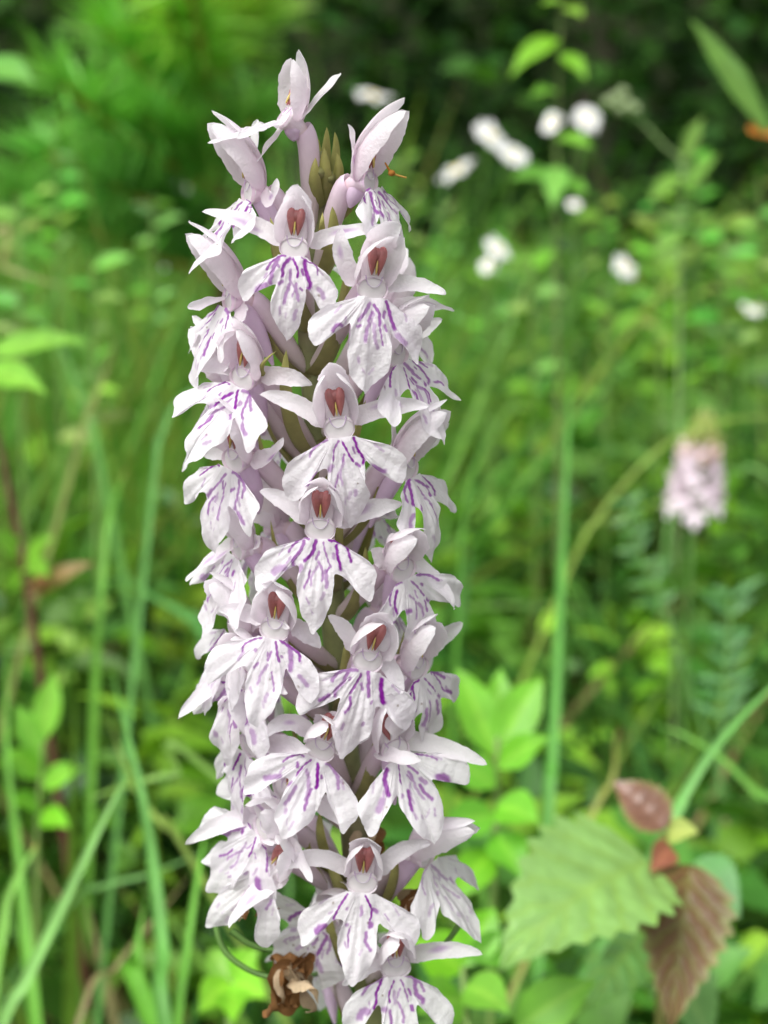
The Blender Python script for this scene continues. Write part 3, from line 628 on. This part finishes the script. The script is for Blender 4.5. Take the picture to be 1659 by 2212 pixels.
# bramble shoot, lower right: large pale leaf, bronze leaf, small red leaves
BR = (112, 82, 50)
SER = dict(nu=130, nv=31, serr=10, sa=.10, ribs=.010, nribs=6.5, slant=.28, prof='ovate', vcol=(140, 176, 70), mat=M_LEAFG, veinamt=1.0)
herb('bramble_shoot', 'bramble shoot with a large pale ribbed leaf and bronze young leaves', 'bramble',
     [(1425, 2300, .285), (1425, 2050, .283), (1428, 1870, .281), (1435, 1800, .28)],
     [((1402, 1862, .279), (1075, 2105, .255), 330, (140, 184, 100), dict(SER, face=unit(-FW * .5 + UPW + A(.1, 0, 0)), bow=.12)),
      ((1492, 1868, .278), (1446, 2235, .262), 205, BR, dict(SER, vcol=(122, 128, 54), edge=(140, 140, 80), nribs=7.5, veinamt=1.3, mat=M_LEAF, face=unit(-FW + UPW * .5), bow=.06, cup=.05)),
      ((1438, 1790, .28), (1322, 1688, .285), 105, (122, 82, 62), dict(nu=50, nv=13, serr=9, sa=.12, ribs=.008, nribs=5, prof='ovate', edge=(150, 140, 84), face=unit(-FW + UPW * .4), vcol=(150, 104, 80), mat=M_LEAFG)),
      ((1450, 1830, .279), (1405, 1885, .274), 62, (150, 92, 70), dict(prof='ovate', face=unit(-FW + UPW * .4))),
      ((1440, 1800, .281), (1510, 1800, .276), 60, (168, 184, 96), dict(prof='ovate')),
      ((1500, 1860, .30), (1600, 1985, .29), 110, (104, 164, 92), dict(prof='ovate', serr=9, sa=.12, nu=50)),
      ((1440, 2080, .30), (1540, 2260, .29), 150, (110, 160, 84), dict(prof='ovate', serr=9, sa=.12, nu=50)),
      ((1400, 2000, .31), (1270, 2190, .29), 190, (112, 166, 80), dict(SER))], stem_w=2.2, stem_col=(128, 130, 70), seed=40)
LB = (118, 188, 46)
herb('hemp_nettle', 'bright green lobed plant close behind the white orchid', 'wild plant',
     [(1068, 1900, .33), (1072, 1760, .33), (1075, 1620, .33), (1068, 1540, .335)],
     [((1070, 1640, .33), (985, 1440, .335), 90, LB), ((1070, 1590, .335), (1082, 1440, .34), 62, LB), ((1078, 1620, .33), (1175, 1460, .335), 96, LB),
      ((1075, 1660, .325), (1190, 1590, .32), 70, (116, 188, 44)), ((1072, 1700, .325), (960, 1640, .325), 80, (112, 184, 48)), ((1072, 1740, .32), (1165, 1780, .31), 96, (112, 184, 46)),
      ((1070, 1760, .32), (950, 1800, .315), 86, (104, 176, 44)), ((1070, 1800, .32), (1130, 1900, .31), 90, (108, 180, 48)), ((1068, 1840, .32), (960, 1960, .31), 90, (116, 186, 40))], seed=60)
herb('hemp_nettle', 'low bright leaves beneath the bramble leaf at the foot of the orchid', 'wild plant',
     [(1010, 2330, .27), (1005, 2200, .275), (1000, 2090, .28)],
     [((1000, 2100, .28), (890, 2030, .28), 110, (128, 200, 40)), ((1000, 2090, .28), (1070, 1960, .285), 100, (118, 190, 44)), ((1005, 2130, .275), (1100, 2190, .262), 100, (120, 180, 60)),
      ((1000, 2160, .275), (900, 2190, .265), 110, (116, 178, 56)), ((1110, 2230, .27), (1290, 2120, .27), 110, (122, 186, 58)), ((1005, 2060, .28), (1150, 2060, .282), 80, (96, 160, 44))], seed=70)
herb('hemp_nettle', 'bright star of leaves beside the withered flower at the orchid foot', 'wild plant',
     [(500, 2330, .30), (498, 2200, .305), (500, 2120, .31)],
     [((500, 2120, .31), (430, 2190, .30), 80, (140, 206, 54)), ((500, 2120, .31), (560, 2050, .31), 70, (132, 200, 50)), ((500, 2120, .31), (575, 2160, .30), 80, (136, 204, 54)), ((500, 2120, .31), (450, 2050, .315), 66, (130, 190, 60)), ((500, 2130, .31), (505, 2215, .295), 70, (126, 196, 48))], seed=80)
herb('wild_plant', 'plant with two pointed light green leaves beside the dry straw blade', 'wild plant',
     [(-60, 1000, .42), (-50, 880, .42), (-46, 760, .42)],
     [((-40, 762, .42), (190, 736, .40), 66, (122, 182, 60), dict(bow=.03)), ((-50, 800, .42), (102, 852, .395), 76, (128, 190, 62), dict(bow=.05))], seed=90)
herb('wild_plant', 'plant with one broad soft leaf beside the yellow green pine', 'wild plant',
     [(-90, 420, .5), (-80, 300, .5), (-60, 170, .5)], [((-60, 160, .5), (78, 186, .48), 82, (104, 168, 68), dict(bow=.12))], seed=94)
herb('wild_plant', 'small plant with rounded bright leaves left of the crossing blades', 'wild plant',
     [(80, 1900, .40), (85, 1740, .40), (95, 1600, .40)],
     [((95, 1600, .40), (118, 1450, .40), 62, (132, 200, 64)), ((92, 1640, .40), (30, 1520, .40), 60, (116, 186, 56)), ((88, 1680, .40), (10, 1620, .395), 60, (118, 188, 50)), ((90, 1700, .40), (180, 1660, .395), 56, (124, 192, 54)), ((85, 1740, .4), (20, 1740, .39), 60, (110, 180, 48)), ((85, 1760, .4), (150, 1790, .39), 56, (120, 196, 40))], seed=98)
herb('wild_plant', 'reddish brown stalk with bright leaves at its foot', 'wild plant',
     [(60, 1270, .46), (44, 1180, .46), (20, 1060, .46), (-10, 930, .46)],
     [((48, 1200, .46), (-30, 1150, .45), 50, (120, 180, 56)), ((50, 1220, .46), (120, 1160, .45), 46, (124, 184, 56)), ((52, 1225, .46), (110, 1250, .44), 46, (116, 176, 52)), ((62, 1290, .455), (205, 1215, .45), 44, (166, 140, 92)), ((65, 1270, .455), (100, 1255, .44), 42, (176, 112, 92))], stem_w=3.2, stem_col=(86, 54, 40), seed=102)
herb('wild_plant', 'tall brown stemmed plant with drooping leaves in front of the dark wood', 'wild plant',
     [(1205, 900, .66), (1202, 500, .66), (1206, 250, .66), (1212, 0, .66), (1216, -120, .66)],
     [((1208, 84, .66), (1098, 172, .64), 50, (128, 190, 50), dict(bow=.12)), ((1208, 120, .66), (1268, 176, .64), 44, (120, 180, 50), dict(bow=.12)), ((1206, 200, .66), (1146, 210, .64), 40, (116, 176, 62)), ((1212, 20, .66), (1262, 40, .64), 38, (132, 178, 62)), ((1214, 0, .66), (1170, 10, .65), 30, (124, 176, 56)),
      ((1204, 360, .66), (1192, 452, .63), 62, (126, 188, 84)), ((1204, 400, .66), (1270, 420, .64), 46, (110, 172, 64)), ((1203, 380, .66), (1100, 392, .64), 50, (106, 168, 64)), ((1202, 300, .66), (1280, 320, .64), 44, (120, 180, 60))], stem_w=1.5, stem_col=(104, 116, 66), seed=110)
herb('wild_plant', 'large blurred upright leaf with an orange base in front of the dark wood', 'wild plant',
     [(1760, 500, .50), (1740, 380, .50), (1690, 300, .50)],
     [((1660, 290, .50), (1490, 40, .50), 64, (100, 146, 58), dict(bow=.03, prof='lance')), ((1690, 300, .5), (1615, 280, .5), 34, (190, 120, 50), dict(prof='strip'))], stem_w=2.4, stem_col=(150, 120, 60), seed=120)
wf = herb('wild_plant', 'woolly pale stalk with a nodding bud cluster near the daisies', 'wild plant',
     [(1468, 760, .72), (1470, 520, .72), (1474, 360, .72), (1440, 320, .72), (1385, 262, .72), (1330, 215, .72)],
     [((1474, 350, .72), (1520, 250, .71), 34, (132, 176, 84)), ((1472, 380, .72), (1400, 440, .70), 40, (124, 172, 72)), ((1472, 420, .72), (1560, 330, .70), 40, (120, 172, 72)), ((1472, 500, .72), (1410, 560, .70), 36, (132, 182, 84))], stem_w=1.8, stem_col=(128, 156, 96), seed=130)
for i, (u, v) in enumerate([(1330, 212), (1345, 200), (1358, 226), (1312, 222), (1372, 236), (1340, 236)]):
    V, F = blob(P(u, v, .715), .0026, .0036, .0026); mk('bud', V, F, A(*srgb(168, 188, 140)), M_LEAF, wf)
# generic tall herbs at the back right and left, each its own plant
r = np.random.default_rng(77)
for i in range(16):
    u, d = [(1300, .95), (1420, .9), (1560, .85), (1640, .8), (1060, 1.0), (960, 1.05), (1150, .85), (1500, 1.1), (120, .9), (250, 1.05), (330, .9), (40, .75), (430, 1.15), (200, .7), (880, 1.15), (1600, 1.2)][i]
    v = [420, 400, 470, 380, 480, 440, 560, 330, 260, 200, 420, 420, 330, 560, 330, 420][i]
    lv = []
    for k in range(12):
        v0 = v + 20 + k * 26 * .9 / d; a = r.uniform(-1, 1); ln = r.uniform(45, 85) * .9 / d
        lv.append(((u, v0, d), (u + math.copysign(ln, (-1) ** k) * r.uniform(.6, 1), v0 - r.uniform(-20, 40), d + r.uniform(-.03, .02)), ln * r.uniform(.3, .5), tuple(int(q * r.uniform(.85, 1.15)) for q in [(112, 170, 60), (104, 160, 66), (124, 178, 76)][k % 3]), dict(nu=8, nv=5)))
    where = ['behind the daisies', 'beside the pink orchid', 'at the foot of the wood edge', 'under the young pine'][0 if i in (0, 1, 4, 5, 6) else 1 if i in (2, 3) else 3 if i in (8, 9, 10, 11, 13) else 2]
    herb('leafy_herb', 'leafy green herb stem with paired leaves ' + where, 'herb', [(u + 6, v + 420, d), (u + 3, v + 200, d), (u, v, d)], lv, stem_w=2, group='leafy herb stems ' + where, seed=200 + i * 20)

# ------------------------------------------------------------------ young pine, upper left
pine = empty('young_pine', A(*P(475, 900, 1.0)[:2], -.012), 'young pine with yellow green upright needle shoots before the dark wood', 'pine sapling')
x0, y0 = pine.location[0], pine.location[1]
V, F, t = tube([(x0, y0, -.015), P(478, 500, 1.0), P(470, 180, 1.0), P(462, 60, 1.0), P(458, -160, 1.0)], .006, .003, 24, 9, 'cat'); mk('trunk', V, F, A(*srgb(104, 88, 62)), M_BARK, pine)
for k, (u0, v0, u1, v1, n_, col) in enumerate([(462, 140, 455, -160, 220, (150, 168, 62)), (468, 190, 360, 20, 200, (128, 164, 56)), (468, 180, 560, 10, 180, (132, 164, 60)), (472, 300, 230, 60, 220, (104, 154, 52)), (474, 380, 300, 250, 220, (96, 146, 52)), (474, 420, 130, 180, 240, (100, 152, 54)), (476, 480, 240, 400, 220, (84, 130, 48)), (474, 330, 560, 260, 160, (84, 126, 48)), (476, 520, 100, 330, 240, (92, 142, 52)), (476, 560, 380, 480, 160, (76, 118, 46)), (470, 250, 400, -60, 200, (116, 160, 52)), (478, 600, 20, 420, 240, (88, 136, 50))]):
    a, b = P(u0, v0, 1.0), P(u1, v1, r.uniform(.86, .98)); 
    V, F, t = tube([a, a * .5 + b * .5 + A(0, 0, -.006), b], .0042, .0024, 10, 6)
    br = mk('branch', V, F, A(*srgb(176, 164, 74)), M_BARK, pine)
    n_ = int(n_ * 1.4); tt = r.uniform(.1, 1, n_); Bp = a * (1 - tt[:, None]) + b * tt[:, None]; ax = unit(b - a)
    Dn = unit(ax * .75 + r.normal(0, .55, (n_, 3)) + A(0, 0, .25))
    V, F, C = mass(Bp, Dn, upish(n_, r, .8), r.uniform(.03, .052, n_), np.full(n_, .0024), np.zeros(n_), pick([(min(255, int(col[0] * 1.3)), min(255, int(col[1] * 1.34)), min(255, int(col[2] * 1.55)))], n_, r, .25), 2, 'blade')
    o = mk('needles', V, F, C, M_GRASS, br, origin=a); o['kind'] = 'stuff'

# ------------------------------------------------------------------ daisies
def daisy(u, v, d, diam, face, label, sw=(0, 0), nray=15, seed=0, grp=None):
    r = np.random.default_rng(seed); c = P(u, v, d); n = unit(face)
    ref = A(1, 0, 0) if abs(n[0]) < .9 else A(0, 1, 0); e1 = unit(np.cross(n, ref)); e2 = np.cross(n, e1)
    root = A(c[0] + sw[0], c[1] + .02 + sw[1], 0); root[2] = gz(root[0], root[1]) - .003
    t_ = empty('daisy', root, label, 'daisy', grp)
    V, F, t = tube([root, root + A(0, 0, c[2] * .5), c - n * .02 + A(0, 0, -.02), c - n * .001], .0012, .0009, 20, 7); mk('stem', V, F, A(*srgb(100, 140, 62)), M_STEM, t_)
    Rr = diam * .5e-3
    ax = np.stack([e1, n, e2]); V, F = blob(c, Rr * .24, Rr * .12, Rr * .24, ax); mk('disc', V, F, A(*srgb(236, 214, 116)), M_DRY, t_)
    for k in range(nray):
        a = 2 * np.pi * (k + r.uniform(-.2, .2)) / nray; q = e1 * math.cos(a) + e2 * math.sin(a); dr = r.uniform(-.12, .05) * Rr
        V, F, t, s = sheet([c + q * Rr * .25, c + q * Rr * .65 + n * .04 * Rr, c + q * Rr * r.uniform(.8, 1.1) + n * dr * 2.2], Rr * .42, facing=n, prof='obov', cup=.15, nu=7, nv=4)
        mk('ray_petal', V, F, A(*srgb(252, 252, 250)), M_DAISY, t_)
for i, (u, v, d, dm, face, lab) in enumerate([
    (806, 206, 1.15, 31, (.15, -.2, .95), 'white daisy seen edge on, alone against the dark wood'),
    (986, 366, .95, 28, (-.5, -.12, .85), 'tilted white daisy, lowest of the cluster by the dark wood'),
    (1062, 292, .95, 22, (.55, -.6, .6), 'white daisy with its yellow centre showing, topmost of the cluster'),
    (1110, 334, .98, 19, (.3, -.6, .7), 'small white daisy tucked under the topmost daisy of the cluster'),
    (1192, 264, .95, 16, (-.5, -.6, .5), 'small bright daisy against the tall brown stemmed plant'),
    (1268, 256, 1.0, 20, (.3, -.7, .5), 'creamy daisy beside the woolly nodding stalk'),
    (1076, 536, .8, 15, (.5, -.5, .6), 'little daisy facing away, upper of the pair over low grass'),
    (1056, 572, .82, 11, (-.4, -.6, .6), 'half open daisy, lower of the pair over low grass'),
    (1350, 576, .8, 15, (.5, -.6, .6), 'single small daisy standing in front of tall green herbs'),
    (1240, 442, .85, 8, (0, -.6, .7), 'tiny white daisy bud below the bright small daisy'),
    (1630, 664, .85, 16, (.2, -.3, .8), 'dim small daisy in leaves above the pink orchid'),
    (398, 404, 1.25, 20, (.1, -.5, .7), 'faint white daisy in shade under the young pine'),
    (440, 394, 1.3, 14, (.3, -.5, .7), 'faint smaller daisy in shade, next to another under the pine'),
    (372, 570, 1.1, 18, (-.2, -.3, .8), 'faint low daisy half hidden by the orchid')]):
    daisy(u, v, d, dm, A(*face), lab, seed=300 + i, grp='white daisies in the meadow')

# ------------------------------------------------------------------ second orchid, pink, farther back
D2 = .66
b2 = P(1490, 1500, D2); b2[2] = gz(b2[0], b2[1])
o2 = empty('spotted_orchid', b2, 'small pale pink orchid spike with a green bud tip, among grasses', 'orchid')
V, F, t = tube([b2, P(1490, 1250, D2), P(1496, 1120, D2), P(1512, 980, D2), P(1528, 885, D2)], .0013, .001, 24, 8, 'cat'); mk('stem', V, F, A(*srgb(88, 128, 60)), M_STEM, o2)
r = np.random.default_rng(9)
PK = A(*srgb(254, 236, 248))
for k in range(24):
    f = (k + .5) / 24; v = 1096 - f * 138; yw = k * 2.4 + r.normal(0, .2)
    cu = np.interp(v, [885, 980, 1120], [1528, 1512, 1496]); rad = .0110 * (1.05 - .45 * f)
    T = P(cu, v, D2) + A(math.sin(yw), -math.cos(yw), 0) * rad
    n0 = A(math.sin(yw), -math.cos(yw), 0); rr = A(math.cos(yw), math.sin(yw), 0); Bm = np.stack([rr, UPW, n0]) * 1e-3 * (.95 - .35 * f)
    V1, F1, C1 = lip(r, .9, 30, 3, nth=44, nr=8); C1 = C1 * .2 + PK * .8
    ps = [(V1, F1, C1)]
    for tip, w in (((0, 7, 3), 4), ((-7, 3, -1), 2.6), ((7, 3, -1), 2.6), ((-1, 6, 3.2), 3), ((1, 6, 3.2), 3)):
        V_, F_, t, s = sheet([(0, 1, -2), A(*tip) * A(1.2, .6, .2), tip], w, facing=A(0, 0, 1), cup=.3, nu=8, nv=5); ps.append((V_, F_, PK * .9))
    V_, F_, t = tube([(0, 1, -2), (0, -2, -6), (0, -4, -rad * 900)], .9, .8, 5, 6); ps.append((V_, F_, A(*srgb(226, 206, 214))))
    V, F, C = join(ps); mk('flower', T + V @ Bm, F, C, M_DAISY, o2, origin=T)
for k in range(34):
    f = k / 34; v = 985 - f * 95; yw = k * 2.4; cu = np.interp(v, [885, 980], [1528, 1512]); rad = .0075 * (1.03 - f) + .0008
    c = P(cu, v, D2) + A(math.sin(yw), -math.cos(yw), 0) * rad; ax = unit(A(math.sin(yw) * .45, -math.cos(yw) * .45, 1)); e1 = unit(np.cross(ax, A(.3, .9, .1)))
    V, F = blob(c, .0015 * (1.2 - .5 * f), .0034 * (1.15 - .4 * f), .0015 * (1.2 - .5 * f), np.stack([e1, ax, np.cross(e1, ax)]), 6, 7); mk('bud', V, F, A(*srgb(180, 190, 112)) if k > 8 else A(*srgb(224, 200, 190)), M_BRACT, o2)

# ------------------------------------------------------------------ vetch: pinnate leaves and tendrils
rv = np.random.default_rng(55)
def vetch(path, n_pairs, lpx, wpx, col, label):
    pts = rooted([P(*q) for q in path]); t_ = empty('vetch', pts[0], label, 'vetch', None)
    V, F, t = tube(pts, .0008, .0005, 30, 6, 'cat'); mk('stem', V, F, A(*srgb(104, 150, 80)), M_STEM, t_)
    w = catmull([P(*q) for q in path], np.linspace(.1, 1, n_pairs)); T = unit(np.gradient(w, axis=0)); d = path[0][2]
    for k in range(n_pairs):
        sd_ = unit(np.cross(T[k], FACE))
        for s_ in (-1, 1):
            e = w[k] + ((sd_ * s_ + T[k] * rv.uniform(.1, .6)) * rv.uniform(.7, 1.05) + rv.normal(0, .15, 3)) * lpx * d / FPX
            V, F, t, s = sheet([w[k], w[k] * .5 + e * .5 + A(0, 0, .001), e], wpx * d / FPX, facing=FACE, prof='leaf', nu=7, nv=5, cup=.1); mk('leaflet', V, F, A(*srgb(*col)), M_LEAF, t_)
vetch([(1560, 1580, .52), (1566, 1480, .52), (1574, 1390, .52), (1580, 1290, .52)], 8, 70, 17, (92, 150, 84), 'vetch leaf with paired leaflets rising below the pink orchid')
vetch([(1440, 1330, .58), (1400, 1240, .58), (1370, 1160, .58), (1350, 1090, .58)], 7, 54, 15, (92, 148, 76), 'vetch leaf with paired leaflets between the tall blade and the pink orchid')
def tendril(path, label):
    pts = [P(u, v, depth_for_y(v, Y_STEM + dz * 1e-3)) for u, v, dz in path]
    V, F, t = tube(pts, .00038, .00026, 40, 6, 'cat'); o = mk('tendril', V, F, A(*srgb(92, 128, 62)), M_STEM, origin=pts[0]); tag(o, label, 'tendril', None)
tendril([(468, 1960, 6), (466, 2000, 5), (490, 2060, 4), (560, 2105, 3), (640, 2110, 2), (760, 2090, 0)], 'thin green tendril looping under the orchid from its stem')
tendril([(1012, 1955, 4), (1000, 1985, 3), (960, 2040, 2), (920, 2060, 1), (860, 2075, 2), (800, 2085, 0)], 'thin green tendril curling up beside the pale hanging lip')
tendril([(500, 2010, 3), (540, 2040, 3), (590, 2052, 3), (660, 2046, 2), (775, 2060, 0)], 'thin dark tendril crossing below the lowest side flowers')
